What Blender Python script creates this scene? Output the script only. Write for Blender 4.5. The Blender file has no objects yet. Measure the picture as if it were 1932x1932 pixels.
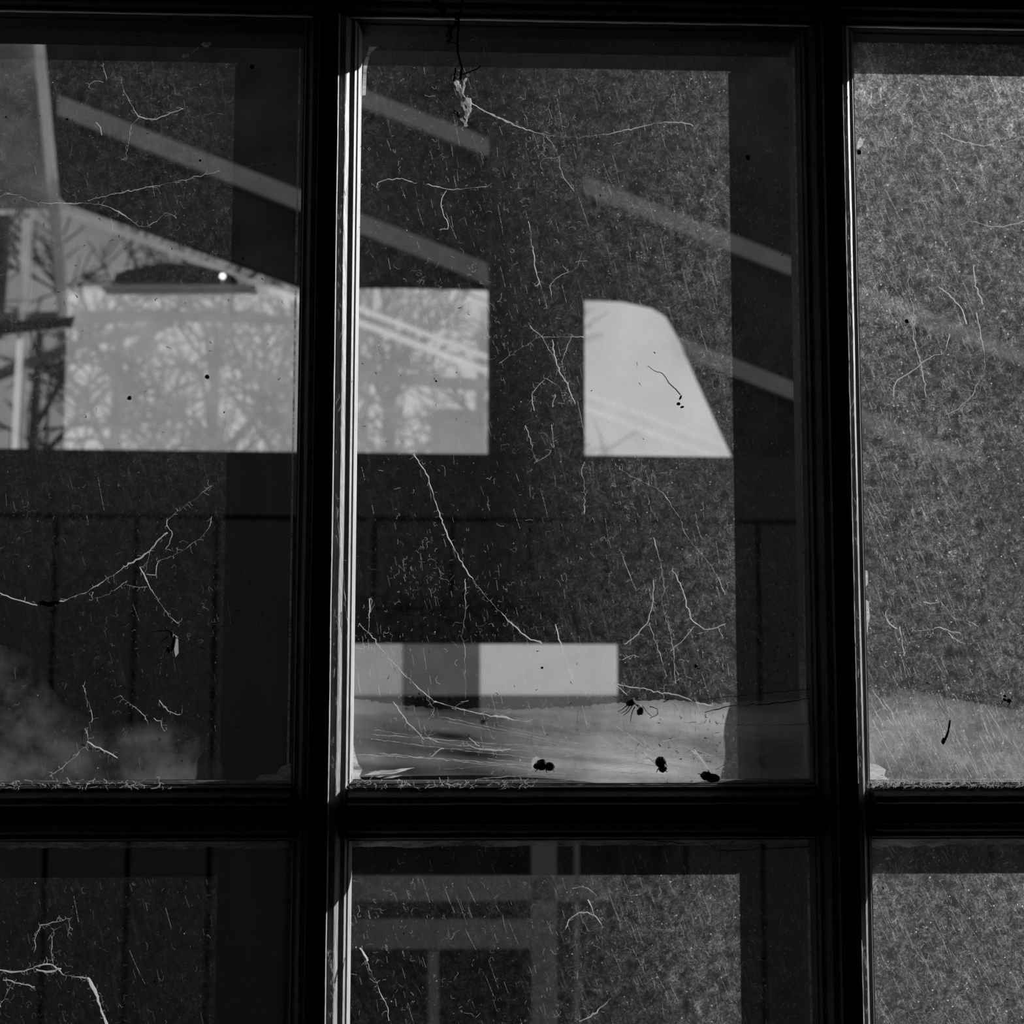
import bpy, bmesh, math, random
from mathutils import Vector, Matrix, Euler
from mathutils.geometry import tessellate_polygon
random.seed(11)
SC = bpy.context.scene
COL = SC.collection

# ------------------------------------------------------------------ camera
D0 = 0.75                     # metres from the lens to the glass (the glass lies in the plane Y = 0)
EYE = 1.5
F = 2617.6
PI_, YA, RO = 0.0972333, 0.03725, -0.00166667


def rot(d):
    c, s = math.cos(RO), math.sin(RO)
    d = Vector((c*d[0] + s*d[2], d[1], -s*d[0] + c*d[2]))
    c, s = math.cos(PI_), math.sin(PI_)
    d = Vector((d[0], c*d[1] - s*d[2], s*d[1] + c*d[2]))
    c, s = math.cos(YA), math.sin(YA)
    return Vector((c*d[0] + s*d[1], -s*d[0] + c*d[1], d[2]))


cam_d = bpy.data.cameras.new('camera')
cam = bpy.data.objects.new('camera', cam_d)
COL.objects.link(cam)
ex, ey, ez = rot((1, 0, 0)), rot((0, 1, 0)), rot((0, 0, 1))
m = Matrix.Identity(4)
for i in range(3):
    m[i][0], m[i][1], m[i][2] = ex[i], ez[i], -ey[i]
CAM = Vector((0, -D0, EYE))
m.translation = CAM
cam.matrix_world = m
cam_d.sensor_width = 36
cam_d.lens = F/1932*36
cam_d.clip_start = 0.02
cam_d.dof.use_dof = True
cam_d.dof.focus_distance = 0.752
cam_d.dof.aperture_fstop = 14
SC.camera = cam

# ------------------------------------------------------------------ sky, sun, exposure
SC.view_settings.view_transform = 'Standard'
SC.view_settings.look = 'None'
SC.view_settings.exposure = 0
SC.view_settings.gamma = 1
SC.view_settings.use_curve_mapping = False
W = bpy.data.worlds.new('world')
SC.world = W
W.use_nodes = True
wn = W.node_tree
bg = wn.nodes['Background']
tc = wn.nodes.new('ShaderNodeTexCoord')
nz = wn.nodes.new('ShaderNodeTexNoise')
nz.inputs['Scale'].default_value = 22
nz.inputs['Detail'].default_value = 4
rp = wn.nodes.new('ShaderNodeMapRange')
rp.inputs[1].default_value, rp.inputs[2].default_value = .3, .7
rp.inputs[3].default_value, rp.inputs[4].default_value = .75, 1.2
wn.links.new(tc.outputs['Generated'], nz.inputs['Vector'])
wn.links.new(nz.outputs['Fac'], rp.inputs[0])
sx_ = wn.nodes.new('ShaderNodeSeparateXYZ')
wn.links.new(tc.outputs['Generated'], sx_.inputs[0])
hz_ = wn.nodes.new('ShaderNodeMapRange')              # hazy day: the sky is palest near the horizon
hz_.inputs[1].default_value, hz_.inputs[2].default_value = .28, .60
hz_.inputs[3].default_value, hz_.inputs[4].default_value = .46, .11
wn.links.new(sx_.outputs['Z'], hz_.inputs[0])
mu_ = wn.nodes.new('ShaderNodeMath')
mu_.operation = 'MULTIPLY'
wn.links.new(hz_.outputs[0], mu_.inputs[0])
wn.links.new(rp.outputs[0], mu_.inputs[1])
wn.links.new(mu_.outputs[0], bg.inputs['Strength'])
bg.inputs['Color'].default_value = (1, 1, 1, 1)
sun_d = bpy.data.lights.new('sun', 'SUN')
sun_d.energy = 5.6
sun_d.angle = 0.009
sun = bpy.data.objects.new('sun', sun_d)
COL.objects.link(sun)
SX, SZ = 1.40, 0.74                                   # towards the sun: (SX, 1, SZ)
sun.rotation_euler = Vector((SX, 1, SZ)).to_track_quat('Z', 'Y').to_euler()
sun.location = (6, 8, 7)


# ------------------------------------------------------------------ materials
def mat(name, v, rough=.8, spec=.3, coat=0, bump=0, bscale=80, var=0, vscale=12, stretch=(1, 1, 1)):
    mt = bpy.data.materials.new(name)
    mt.use_nodes = True
    nt = mt.node_tree
    b = nt.nodes['Principled BSDF']
    b.inputs['Base Color'].default_value = (v, v, v, 1)
    b.inputs['Roughness'].default_value = rough
    b.inputs['Specular IOR Level'].default_value = spec
    b.inputs['Coat Weight'].default_value = coat
    b.inputs['Coat Roughness'].default_value = .25
    g = nt.nodes.new('ShaderNodeNewGeometry')
    mp = nt.nodes.new('ShaderNodeMapping')
    mp.inputs['Scale'].default_value = stretch
    nt.links.new(g.outputs['Position'], mp.inputs['Vector'])
    if bump:
        n = nt.nodes.new('ShaderNodeTexNoise')
        n.inputs['Scale'].default_value = bscale
        n.inputs['Detail'].default_value = 5
        bp = nt.nodes.new('ShaderNodeBump')
        bp.inputs['Strength'].default_value = bump
        bp.inputs['Distance'].default_value = .002
        nt.links.new(mp.outputs[0], n.inputs['Vector'])
        nt.links.new(n.outputs['Fac'], bp.inputs['Height'])
        nt.links.new(bp.outputs[0], b.inputs['Normal'])
    if var:
        n = nt.nodes.new('ShaderNodeTexNoise')
        n.inputs['Scale'].default_value = vscale
        n.inputs['Detail'].default_value = 6
        r = nt.nodes.new('ShaderNodeMapRange')
        r.inputs[1].default_value, r.inputs[2].default_value = .3, .7
        r.inputs[3].default_value, r.inputs[4].default_value = v*(1-var), v*(1+var)
        c = nt.nodes.new('ShaderNodeCombineColor')
        nt.links.new(mp.outputs[0], n.inputs['Vector'])
        nt.links.new(n.outputs['Fac'], r.inputs[0])
        for i in range(3):
            nt.links.new(r.outputs[0], c.inputs[i])
        nt.links.new(c.outputs[0], b.inputs['Base Color'])
    return mt


class NG:
    """tiny node helper"""
    def __init__(s, name):
        s.m = bpy.data.materials.new(name)
        s.m.use_nodes = True
        s.t = s.m.node_tree
        s.t.nodes.clear()
        s.out = s.t.nodes.new('ShaderNodeOutputMaterial')
        g = s.t.nodes.new('ShaderNodeNewGeometry')
        s.pos = g.outputs['Position']

    def n(s, kind, **kw):
        nd = s.t.nodes.new(kind)
        for k, v in kw.items():
            setattr(nd, k, v)
        return nd

    def math(s, op, a, b=None, clamp=False):
        nd = s.n('ShaderNodeMath', operation=op, use_clamp=clamp)
        for i, v in enumerate((a, b)):
            if v is None:
                continue
            if isinstance(v, (int, float)):
                nd.inputs[i].default_value = v
            else:
                s.t.links.new(v, nd.inputs[i])
        return nd.outputs[0]

    def mapr(s, x, a, b, c, d):
        nd = s.n('ShaderNodeMapRange')
        s.t.links.new(x, nd.inputs[0])
        for i, v in enumerate((a, b, c, d)):
            nd.inputs[i+1].default_value = v
        return nd.outputs[0]

    def noise(s, scale, detail=4, rough=.6, stretch=(1, 1, 1), rotv=(0, 0, 0), dist=0):
        mp = s.n('ShaderNodeMapping', vector_type='TEXTURE')
        mp.inputs['Scale'].default_value = stretch
        mp.inputs['Rotation'].default_value = rotv
        s.t.links.new(s.pos, mp.inputs['Vector'])
        nd = s.n('ShaderNodeTexNoise')
        nd.inputs['Scale'].default_value = scale
        nd.inputs['Detail'].default_value = detail
        nd.inputs['Roughness'].default_value = rough
        nd.inputs['Distortion'].default_value = dist
        s.t.links.new(mp.outputs[0], nd.inputs['Vector'])
        return nd.outputs['Fac']

    def veil(s, fac, t=.8, diff=.35, tint=1.0):
        """thin veil: transparent where fac = 0, light-scattering where fac = 1"""
        tr = s.n('ShaderNodeBsdfTransparent')
        tr.inputs[0].default_value = (tint, tint, tint, 1)
        tl = s.n('ShaderNodeBsdfTranslucent')
        tl.inputs[0].default_value = (t, t, t, 1)
        df = s.n('ShaderNodeBsdfDiffuse')
        df.inputs[0].default_value = (t, t, t, 1)
        mx = s.n('ShaderNodeMixShader')
        mx.inputs[0].default_value = diff
        s.t.links.new(tl.outputs[0], mx.inputs[1])
        s.t.links.new(df.outputs[0], mx.inputs[2])
        mm = s.n('ShaderNodeMixShader')
        if isinstance(fac, (int, float)):
            mm.inputs[0].default_value = fac
        else:
            s.t.links.new(fac, mm.inputs[0])
        s.t.links.new(tr.outputs[0], mm.inputs[1])
        s.t.links.new(mx.outputs[0], mm.inputs[2])
        s.t.links.new(mm.outputs[0], s.out.inputs[0])
        return s.m


def glass_mat(name, dens, streak_rot, spread):
    """spread = (x0, x1, gain) (z0, z1, gain) floor: where on the pane the dirt has settled"""
    g = NG(name)
    big = g.mapr(g.noise(14, 3), .35, .65, .65, 1.35)
    mid = g.mapr(g.noise(170, 6, .78, dist=.5), .40, .68, .05, 2.1)
    fine = g.mapr(g.noise(1100, 4, .85), .40, .70, .1, 2.0)
    st = g.mapr(g.noise(520, 3, .7, stretch=(1, 1, 11), rotv=(0, -streak_rot, 0)), .60, .72, 0, 1.6)
    # thin wandering lint lines
    r1 = g.math('ABSOLUTE', g.math('SUBTRACT', g.noise(75, 3, .6, dist=1.2), .5))
    r2 = g.math('ABSOLUTE', g.math('SUBTRACT', g.noise(140, 3, .6, dist=1.5), .5))
    w1 = g.math('MULTIPLY', g.mapr(r1, .0, .012, 3.0, 0), g.mapr(g.noise(110, 3, .7), .50, .62, 0, 1))
    w2 = g.math('MULTIPLY', g.mapr(r2, .0, .016, 2.4, 0), g.mapr(g.noise(90, 3, .7, stretch=(1, 1, 2)), .48, .62, 0, 1))
    vo = g.n('ShaderNodeTexVoronoi')
    vo.inputs['Scale'].default_value = 380
    g.t.links.new(g.pos, vo.inputs['Vector'])
    spk = g.mapr(vo.outputs['Distance'], .08, .20, 7, 0)
    cl = g.n('ShaderNodeSeparateColor')
    g.t.links.new(vo.outputs['Color'], cl.inputs[0])
    keep = g.math('GREATER_THAN', cl.outputs[0], .86)
    spk = g.math('MULTIPLY', spk, keep)
    a = g.math('MULTIPLY', mid, fine)
    for q in (st, w1, w2):
        a = g.math('ADD', a, q)
    a = g.math('MULTIPLY', a, big)
    a = g.math('ADD', a, .36)
    a = g.math('ADD', a, spk)
    sx = g.n('ShaderNodeSeparateXYZ')
    g.t.links.new(g.pos, sx.inputs[0])
    (xa, xb, gx), (za, zb, gz), fl = spread
    f = g.math('ADD', g.mapr(sx.outputs['X'], xa, xb, 0, gx), g.mapr(sx.outputs['Z'], za, zb, 0, gz))
    f = g.math('ADD', f, fl)
    a = g.math('MULTIPLY', a, f)
    a = g.math('MULTIPLY', a, dens, clamp=True)
    return g.veil(a, .8, .25, .96)


M = {}  # pane-to-pane dust density also carries the brighter scatter towards the sun
M['glass0'] = glass_mat('dim_dusted_glass', .016, .24, ((-.3, -.06, .0), (1.52, 1.7, .9), .30))
M['glass1'] = glass_mat('dusty_glass', .044, .24, ((.02, .16, 1.5), (1.60, 1.80, .30), .13))
M['glass2'] = glass_mat('bright_dusted_glass', .135, .35, ((.2, .3, .2), (1.66, 1.82, .7), .6))
M['glass0b'] = glass_mat('dim_dusted_lower_glass', .008, .24, ((-.3, -.06, .0), (1.2, 1.4, .2), .6))
M['glass1b'] = glass_mat('dusty_lower_glass', .060, .35, ((.03, .13, 1.1), (1.32, 1.39, .15), .16))
M['glass2b'] = glass_mat('bright_dusted_lower_glass', .125, .45, ((.2, .3, .2), (1.3, 1.4, .2), .7))
M['paint'] = mat('old_white_paint', .50, .55, .4, bump=.5, bscale=300, var=.12, vscale=90, stretch=(1, 1, .2))
M['grime'] = mat('grimy_bar_paint', .035, .6, .3, bump=.5, bscale=250, var=.6, vscale=60)
M['rail'] = mat('dark_rail_shade_paint', .03, .6, .3, bump=.25, bscale=300)
M['bead'] = mat('edge_highlight_paint', .8, .5, .5, bump=.3, bscale=300)
M['shade'] = mat('shaded_bar_paint', .04, .7, .2, bump=.4, bscale=250, var=.4, vscale=60)
M['wall'] = mat('dark_room_plaster', .05, .9, bump=.3, bscale=30, var=.3)
M['floor'] = mat('dark_floor_boards', .04, .9, var=.3)
M['board'] = mat('dark_painted_boards', .036, .75, .2, bump=.4, bscale=40, var=.12, vscale=20, stretch=(1, 1, .15))
M['frame'] = mat('black_window_frame_paint', .012, .6, .2)
M['backwall'] = mat('sooty_timber_wall', .04, .9, 0, var=.5, vscale=5)
M['timber'] = mat('reflection_band_timber', .30, .7, bump=.2, bscale=60, var=.12)
M['bar'] = mat('grey_bar_paint', .24, .7, .2)
M['ground'] = mat('dark_turf', .05, .95, var=.4, vscale=3)
M['bark'] = mat('dark_bark', .02, .9, bump=.5, bscale=30)
M['black'] = mat('dead_insect_black', .006, .6, .3, bump=.5, bscale=900)
M['leafblack'] = mat('dry_leaf_and_dark_thread', .012, .8, .2, bump=.5, bscale=500)
M['iron'] = mat('dark_iron', .02, .5)
M['silk'] = NG('cobweb_silk').veil(.75, .9, .45)
M['fibre'] = NG('dust_fibre').veil(.42, .9, .4)
M['fibre_dim'] = NG('thin_dust_fibre').veil(.16, .9, .4)
M['cocoon'] = NG('matted_silk').veil(.92, .85, .5)
g = NG('old_paint_smear')
M['smear'] = g.veil(g.mapr(g.noise(110, 6, .8, stretch=(5, 1, 1)), .38, .6, .10, .80), .75, .3)


def sheet_mat(name, lo, hi, hole=.0):
    g = NG(name)
    a = g.noise(26, 6, .65, stretch=(9, 1, 1), rotv=(0, math.radians(6), 0))
    b = g.noise(30, 4, .6)
    f = g.math('ADD', g.mapr(a, .32, .7, lo, hi), g.mapr(b, .35, .7, -hole, .12))
    # fades out along the web's own free edge
    at = g.n('ShaderNodeAttribute', attribute_name='thick')
    f = g.math('MULTIPLY', g.math('MAXIMUM', f, 0.0), at.outputs['Fac'], clamp=True)
    return g.veil(f, .85, .35)


M['sheet'] = sheet_mat('sheet_web_silk', .12, .66, .08)
M['sheet_thin'] = sheet_mat('thin_sheet_web_silk', .0, .08, .04)
M['sheet_right'] = sheet_mat('matted_sheet_web_silk', .05, .42, .12)


def hazy(name, fac, t, nscale=5, amp=.3):
    g = NG(name)
    f = g.mapr(g.noise(nscale, 4), .3, .7, fac*(1-amp), min(1, fac*(1+amp)))
    return g.veil(f, t, .3)


M['haze'] = hazy('hazed_pane', .25, .68, 7, .2)
M['panel_dim'] = hazy('grey_tone_sheet', .93, .13)
M['strip_mid'] = hazy('milky_strip', .85, .55, 30, .1)
M['strip'] = hazy('milky_tube', .5, .8)
g = NG('dimming_pane')
M['tint'] = g.veil(.02, .5, .3, .66)
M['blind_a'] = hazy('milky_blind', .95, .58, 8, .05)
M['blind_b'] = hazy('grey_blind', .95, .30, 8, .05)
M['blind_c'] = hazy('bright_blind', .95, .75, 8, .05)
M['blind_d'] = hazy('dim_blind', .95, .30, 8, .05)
em = NG('glint_glow')
e = em.n('ShaderNodeEmission')
e.inputs[1].default_value = 2.5
em.t.links.new(e.outputs[0], em.out.inputs[0])
M['glow'] = em.m


# ------------------------------------------------------------------ object helpers
def link(name, me, mt, parent=None):
    o = bpy.data.objects.new(name, me)
    COL.objects.link(o)
    if mt:
        me.materials.append(M[mt] if isinstance(mt, str) else mt)
    if parent:
        o.parent = parent
    return o


def mesh(name, vs, fs, mt, parent=None, smooth=False):
    me = bpy.data.meshes.new(name)
    me.from_pydata([tuple(v) for v in vs], [], fs)
    if smooth:
        me.polygons.foreach_set('use_smooth', [True]*len(me.polygons))
    me.update()
    return link(name, me, mt, parent)


def empty(name, loc=(0, 0, 0), rz=0):
    o = bpy.data.objects.new(name, None)
    o.empty_display_size = .05
    COL.objects.link(o)
    o.location = loc
    o.rotation_euler = (0, 0, rz)
    return o


def tag(o, label=None, cat=None, group=None, kind=None):
    for k, v in (('label', label), ('category', cat), ('group', group), ('kind', kind)):
        if v:
            o[k] = v
    return o


def at(px, py, Y=0.0):
    """the point in the vertical plane Y (metres beyond the glass) seen at this place of the photograph"""
    d = rot(((px-966)/F, 1, -(py-966)/F))
    return CAM + d*((Y+D0)/d.y)


class MB:
    def __init__(s):
        s.v, s.f = [], []

    def box(s, a, b):
        i = len(s.v)
        (x0, y0, z0), (x1, y1, z1) = a, b
        s.v += [(x0, y0, z0), (x1, y0, z0), (x1, y1, z0), (x0, y1, z0), (x0, y0, z1), (x1, y0, z1), (x1, y1, z1), (x0, y1, z1)]
        s.f += [tuple(i+k for k in q) for q in ((0, 3, 2, 1), (4, 5, 6, 7), (0, 1, 5, 4), (1, 2, 6, 5), (2, 3, 7, 6), (3, 0, 4, 7))]

    def tube(s, pts, r, n=4, taper=None):
        pts = [Vector(p) for p in pts]
        base = len(s.v)
        N = len(pts)
        for k, p in enumerate(pts):
            t = (pts[min(k+1, N-1)] - pts[max(k-1, 0)])
            if t.length < 1e-9:
                t = Vector((0, 0, 1))
            t.normalize()
            a = t.cross(Vector((0, 1, .013)))
            if a.length < 1e-4:
                a = t.cross(Vector((1, 0, 0)))
            a.normalize()
            b = t.cross(a)
            rr = r[k] if isinstance(r, (list, tuple)) else r
            if taper is not None:
                rr = rr*(1-(1-taper)*k/(N-1))
            for j in range(n):
                an = 2*math.pi*j/n
                s.v.append(tuple(p + a*(rr*math.cos(an)) + b*(rr*math.sin(an))))
        for k in range(N-1):
            for j in range(n):
                a0 = base+k*n+j
                a1 = base+k*n+(j+1) % n
                s.f.append((a0, a1, a1+n, a0+n))
        s.f.append(tuple(base+j for j in range(n))[::-1])
        s.f.append(tuple(base+(N-1)*n+j for j in range(n)))

    def blob(s, c, r, seed=0, jit=.2, seg=10, rng=6, R=None):
        rnd = random.Random(seed)
        i0 = len(s.v)
        c = Vector(c)
        R = R or Matrix.Identity(3)
        s.v.append(tuple(c + R @ Vector((0, 0, r[2]))))
        for a in range(1, rng):
            th = math.pi*a/rng
            for b in range(seg):
                ph = 2*math.pi*b/seg
                k = 1+rnd.uniform(-jit, jit)
                s.v.append(tuple(c + R @ Vector((r[0]*math.sin(th)*math.cos(ph)*k, r[1]*math.sin(th)*math.sin(ph)*k, r[2]*math.cos(th)*k))))
        s.v.append(tuple(c + R @ Vector((0, 0, -r[2]))))
        last = len(s.v)-1
        for b in range(seg):
            s.f.append((i0, i0+1+b, i0+1+(b+1) % seg))
            s.f.append((last, last-seg+(b+1) % seg, last-seg+b))
        for a in range(rng-2):
            for b in range(seg):
                p = i0+1+a*seg
                s.f.append((p+b, p+seg+b, p+seg+(b+1) % seg, p+(b+1) % seg))

    def build(s, name, mt, parent=None, smooth=False):
        return mesh(name, s.v, s.f, mt, parent, smooth)


def prism(poly, y0, y1, holes=()):
    """poly in (x, z); solid from y0 to y1"""
    loops = [[Vector((x, z, 0)) for x, z in l] for l in [poly]+list(holes)]
    flat = [v for l in loops for v in l]
    tris = tessellate_polygon(loops)
    n = len(flat)
    vs = [(v.x, y0, v.y) for v in flat]+[(v.x, y1, v.y) for v in flat]
    fs = [tuple(t) for t in tris]+[tuple(i+n for i in t[::-1]) for t in tris]
    k = 0
    for l in loops:
        L = len(l)
        for i in range(L):
            a, b = k+i, k+(i+1) % L
            fs.append((a, b, b+n, a+n))
        k += L
    return vs, fs


def fixn(o):
    bm = bmesh.new()
    bm.from_mesh(o.data)
    bmesh.ops.recalc_face_normals(bm, faces=bm.faces)
    bm.to_mesh(o.data)
    bm.free()
    return o


# ------------------------------------------------------------------ the near window
U = D0
PW = .3685*U                                     # column pitch
CX = [(-.097-.3685)*U, -.097*U, .2715*U, .640*U]   # stile, bar, bar, stile centres
HB = -.115*U+EYE
TOP = .4565*U+EYE
BOT = -.6860*U+EYE
HW = .0161                                       # half a bar where it meets the glass
HH = .0157
window = tag(empty('window_1', (0, 0, BOT-.10)), kind='structure')
WL = window.location.copy()


def wobj(o):
    """parent a world-coordinate mesh to the window"""
    o.parent = window
    o.matrix_parent_inverse = Matrix.Translation(-WL)
    return o


# half profile from the room-side face down to the glass and the outer side: (half width, depth)
PROF = [(.0052, -.0205), (.0058, -.0178), (.0088, -.0166), (.0094, -.0158), (.0112, -.0122), (.0120, -.0117), (.0134, -.0112),
        (.0143, -.0086), (.0152, -.0080), (.0157, -.0040), (.0161, -.0008), (.0161, .0040), (.0128, .0300)]


def bar_profile(side=2):
    r = [(u, y) for u, y in PROF]
    if side == 2:
        return r + [(-u, y) for u, y in r[::-1]]
    return r


def extrude_bar(name, cx, z0, z1, vertical, mt, prof=None):
    pr = prof or bar_profile()
    n = len(pr)
    segs = 24
    vs, fs = [], []
    for k in range(segs+1):
        t = z0+(z1-z0)*k/segs
        j = random.uniform(-.00012, .00012)
        for u, y in pr:
            w = u+(j if abs(u) < .012 else 0)
            vs.append((cx+w, y, t) if vertical else (t, y, cx+w))
    for k in range(segs):
        for j in range(n):
            a, b = k*n+j, k*n+(j+1) % n
            fs.append((a, b, b+n, a+n))
    fs.append(tuple(range(n))[::-1])
    fs.append(tuple(segs*n+i for i in range(n)))
    o = fixn(wobj(mesh(name, vs, fs, mt)))
    if vertical:                                  # sunward faces keep the paint; the rest has its shade painted dark
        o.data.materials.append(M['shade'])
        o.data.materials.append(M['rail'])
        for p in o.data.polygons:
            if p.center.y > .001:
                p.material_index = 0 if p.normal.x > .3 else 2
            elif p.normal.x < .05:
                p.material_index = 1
    return o


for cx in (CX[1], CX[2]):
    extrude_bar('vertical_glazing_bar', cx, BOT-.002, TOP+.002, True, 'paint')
for i in range(3):
    k = HH/HW
    pr = [(u*k, y) for u, y in bar_profile()]
    # the cross bar is cut back to the mouldings of the uprights
    extrude_bar('horizontal_glazing_bar', HB, CX[i]+.0150, CX[i+1]-.0150, False, 'grime', pr)
    # worn thin dust lines along the two upper edges of the cross bar
    mb = MB()
    for (u, y, r) in ((HH-.0002, -.0012, .00025), (.0140, -.0088, .00028)):
        pts = []
        x = CX[i]+HW+.0005
        while x < CX[i+1]-HW:
            pts.append((x, y+random.uniform(-.0001, .0001), HB+u+random.uniform(-.00008, .00012)))
            x += .004
        mb.tube(pts, [r*random.uniform(.4, 1.1) for _ in pts], 4)
    wobj(mb.build('dust_line', 'fibre'))
for (za, r, yy, mt) in ((TOP+.0036, .0011, -.0126, 'bead'), (HB-.0121, .0010, -.0124, 'bar')):  # pale beads put the light caught on moulding edges into colour
    for i in range(3):
        mb = MB()
        pts = []
        x = CX[i]+.0060
        while x < CX[i+1]-.0060:
            pts.append((x, yy, za+random.uniform(-.0001, .0001)))
            x += .006
        mb.tube(pts, [r*random.uniform(.85, 1.1) for _ in pts], 10)
        wobj(mb.build('edge_highlight_bead', mt, smooth=True))
# rails and stiles: moulding on the glass side, then a broad flat face
def side_profile(sgn, wide):
    inner = [(sgn*(HW - u), y) for u, y in PROF]    # 0 at the glass edge, grows into the wood
    # inner[0] = moulding crest ... inner[-1] = outside edge
    return inner + [(sgn*wide, .0300), (sgn*wide, -.0205)]


PR_T = [(u, y) for u, y in side_profile(1, .09)]
x0, x1 = CX[0]+HW, CX[3]-HW
extrude_bar('top_rail', TOP, CX[0]-.06, CX[3]+.06, False, 'rail', PR_T)
extrude_bar('bottom_rail', BOT, CX[0]-.06, CX[3]+.06, False, 'grime', side_profile(-1, .09))
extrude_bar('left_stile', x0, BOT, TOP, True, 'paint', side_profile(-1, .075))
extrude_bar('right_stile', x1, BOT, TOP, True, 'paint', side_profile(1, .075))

PANES = []
for c in range(3):
    for r in range(2):
        xa, xb = CX[c]+HW-.004, CX[c+1]-HW+.004
        za, zb = (HB+HH-.004, TOP+.004) if r == 0 else (BOT-.004, HB-HH+.004)
        mb = MB()
        mb.v = [(xa, .0006, za), (xb, .0006, za), (xb, .0006, zb), (xa, .0006, zb)]
        mb.f = [(0, 1, 2, 3)]
        p = wobj(mb.build('glass_pane', 'glass%d%s' % (c, 'b' if r else '')))
        PANES.append((c, r, p, xa, xb, za, zb))


def fibres(n, xa, xb, za, zb, rnd, tilt, y=-.0009, lo=.00003, hi=.00010, L=(2, 9), clump=None, bias=False):
    mb = MB()
    for _ in range(n):
        x, z = rnd.uniform(xa, xb), rnd.uniform(za, zb)
        if bias and rnd.random() > .35+.65*(x-xa)/(xb-xa):
            continue
        if clump:
            k = clump[rnd.randrange(len(clump))]
            if rnd.random() < .45:
                x, z = rnd.gauss(k[0], k[2]), rnd.gauss(k[1], k[2])
                if not (xa < x < xb and za < z < zb):
                    continue
        kind = rnd.random()
        pts = []
        if kind < .42:                       # straight scratch-like hair hanging along the slant
            a = math.radians(-90)+tilt+rnd.gauss(0, .09)
            l = .0008+.0060*rnd.random()**3
            for k in range(4):
                pts.append((x+math.cos(a)*l*k/3, y, z+math.sin(a)*l*k/3))
            r = lo+(hi-lo)*rnd.random()**2
        else:                                # curled lint
            a = rnd.uniform(0, 6.28)
            st = rnd.uniform(.00022, .0008)
            cur = rnd.uniform(-.4, .4)
            for k in range(rnd.randint(*L)+1):
                pts.append((x, y, z))
                a += cur+rnd.gauss(0, .7)
                x += math.cos(a)*st
                z += math.sin(a)*st
            r = lo+(hi-lo)*rnd.random()**2
        if len(pts) > 1:
            mb.tube(pts, r, 3)
    return mb


def specks(n, xa, xb, za, zb, rnd, y=-.0007, lo=.0001, hi=.0004):
    mb = MB()
    for _ in range(n):
        r = lo+(hi-lo)*rnd.random()**4
        mb.blob((rnd.uniform(xa, xb), y, rnd.uniform(za, zb)), (r*rnd.uniform(.7, 1.2), .0002, r), rnd.random(), .25, 6, 4)
    return mb


cnt = {(0, 0): 900, (1, 0): 4200, (2, 0): 4200, (0, 1): 700, (1, 1): 2400, (2, 1): 1900}
for c, r, p, xa, xb, za, zb in PANES:
    rnd = random.Random(100+c*7+r)
    if r == 1:
        za2 = zb-.16
    else:
        za2 = za
    if c == 0:
        xa2 = xb-.19
    else:
        xa2 = xa
    xb2 = xb if c < 2 else xa+.12
    cl = [(rnd.uniform(xa2, xb2), rnd.uniform(za2, zb), rnd.uniform(.006, .02)) for _ in range(14)]
    tilt = (.2, .22, .33)[c]+.08*r
    o = fibres(cnt[(c, r)], xa2+.004, xb2-.004, za2+.004, zb-.004, rnd, tilt, clump=cl, bias=(c == 1))
    o = o.build('dust_fibres', 'fibre_dim' if c == 0 else 'fibre', p)
    tag(o, kind='stuff')
    o = specks((60, 110, 200)[c], xa2+.004, xb2-.004, za2+.004, zb-.004, rnd).build('dust_specks', 'fibre' if c == 0 else 'silk', p)
    tag(o, kind='stuff')
    o = specks((60, 45, 30)[c], xa2+.004, xb2-.004, za2+.004, zb-.004, rnd, hi=.0007).build('dirt_specks', 'black', p)
    tag(o, kind='stuff')

for c, r, p, xa, xb, za, zb in PANES:
    rnd = random.Random(900+c*7+r)
    if c == 0:
        xa = xb-.19
    if c == 2:
        xb = xa+.10
    if r == 1:
        za = zb-.14
    mb = MB()
    for _ in range({0: 14, 1: 85, 2: 75}[c]//(1+r)):
        x, z = rnd.uniform(xa+.006, xb-.03), rnd.uniform(za+.01, zb-.02)
        a = math.radians(-90)+(.22, .24, .38)[c]+.1*r+rnd.gauss(0, .06)
        l = rnd.uniform(.004, .020)
        n_ = int(l/.0005)
        bend = rnd.gauss(0, .003)
        q, rr = [], []
        for k in range(n_):
            a += bend
            x += math.cos(a)*.0005
            z += math.sin(a)*.0005
            q.append((x, -.0012, z))
            rr.append(.00010*rnd.choice((.15, .3, .6, 1, 1.1)))
        if n_ > 2:
            mb.tube(q, rr, 3)
    tag(mb.build('hanging_hairs', 'fibre', p), kind='stuff')
    if r == 0:
        mb = MB()
        spots = [(rnd.uniform(xa, xb), rnd.uniform(za, zb)) for _ in range(150)]
        if c == 1:
            spots += [(at(rnd.gauss(1455, 35), 0, 0).x, at(1400, rnd.uniform(1090, 1300), 0).z) for _ in range(45)]
            spots += [(at(rnd.gauss(1330, 60), 0, 0).x, at(1400, rnd.gauss(1390, 30), 0).z) for _ in range(40)]
        for x, z in spots:
            a = rnd.uniform(0, 6.28)
            q = []
            for k in range(rnd.randint(3, 6)):
                q.append((x, -.0012, z))
                a += rnd.gauss(0, .8)
                x += math.cos(a)*.0005
                z += math.sin(a)*.0005
            mb.tube(q, [rnd.uniform(.00005, .00022)*(1 if rnd.random() < .85 else 2) for _ in q], 4)
        tag(mb.build('dirt_threads', 'leafblack', p), kind='stuff')

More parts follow.
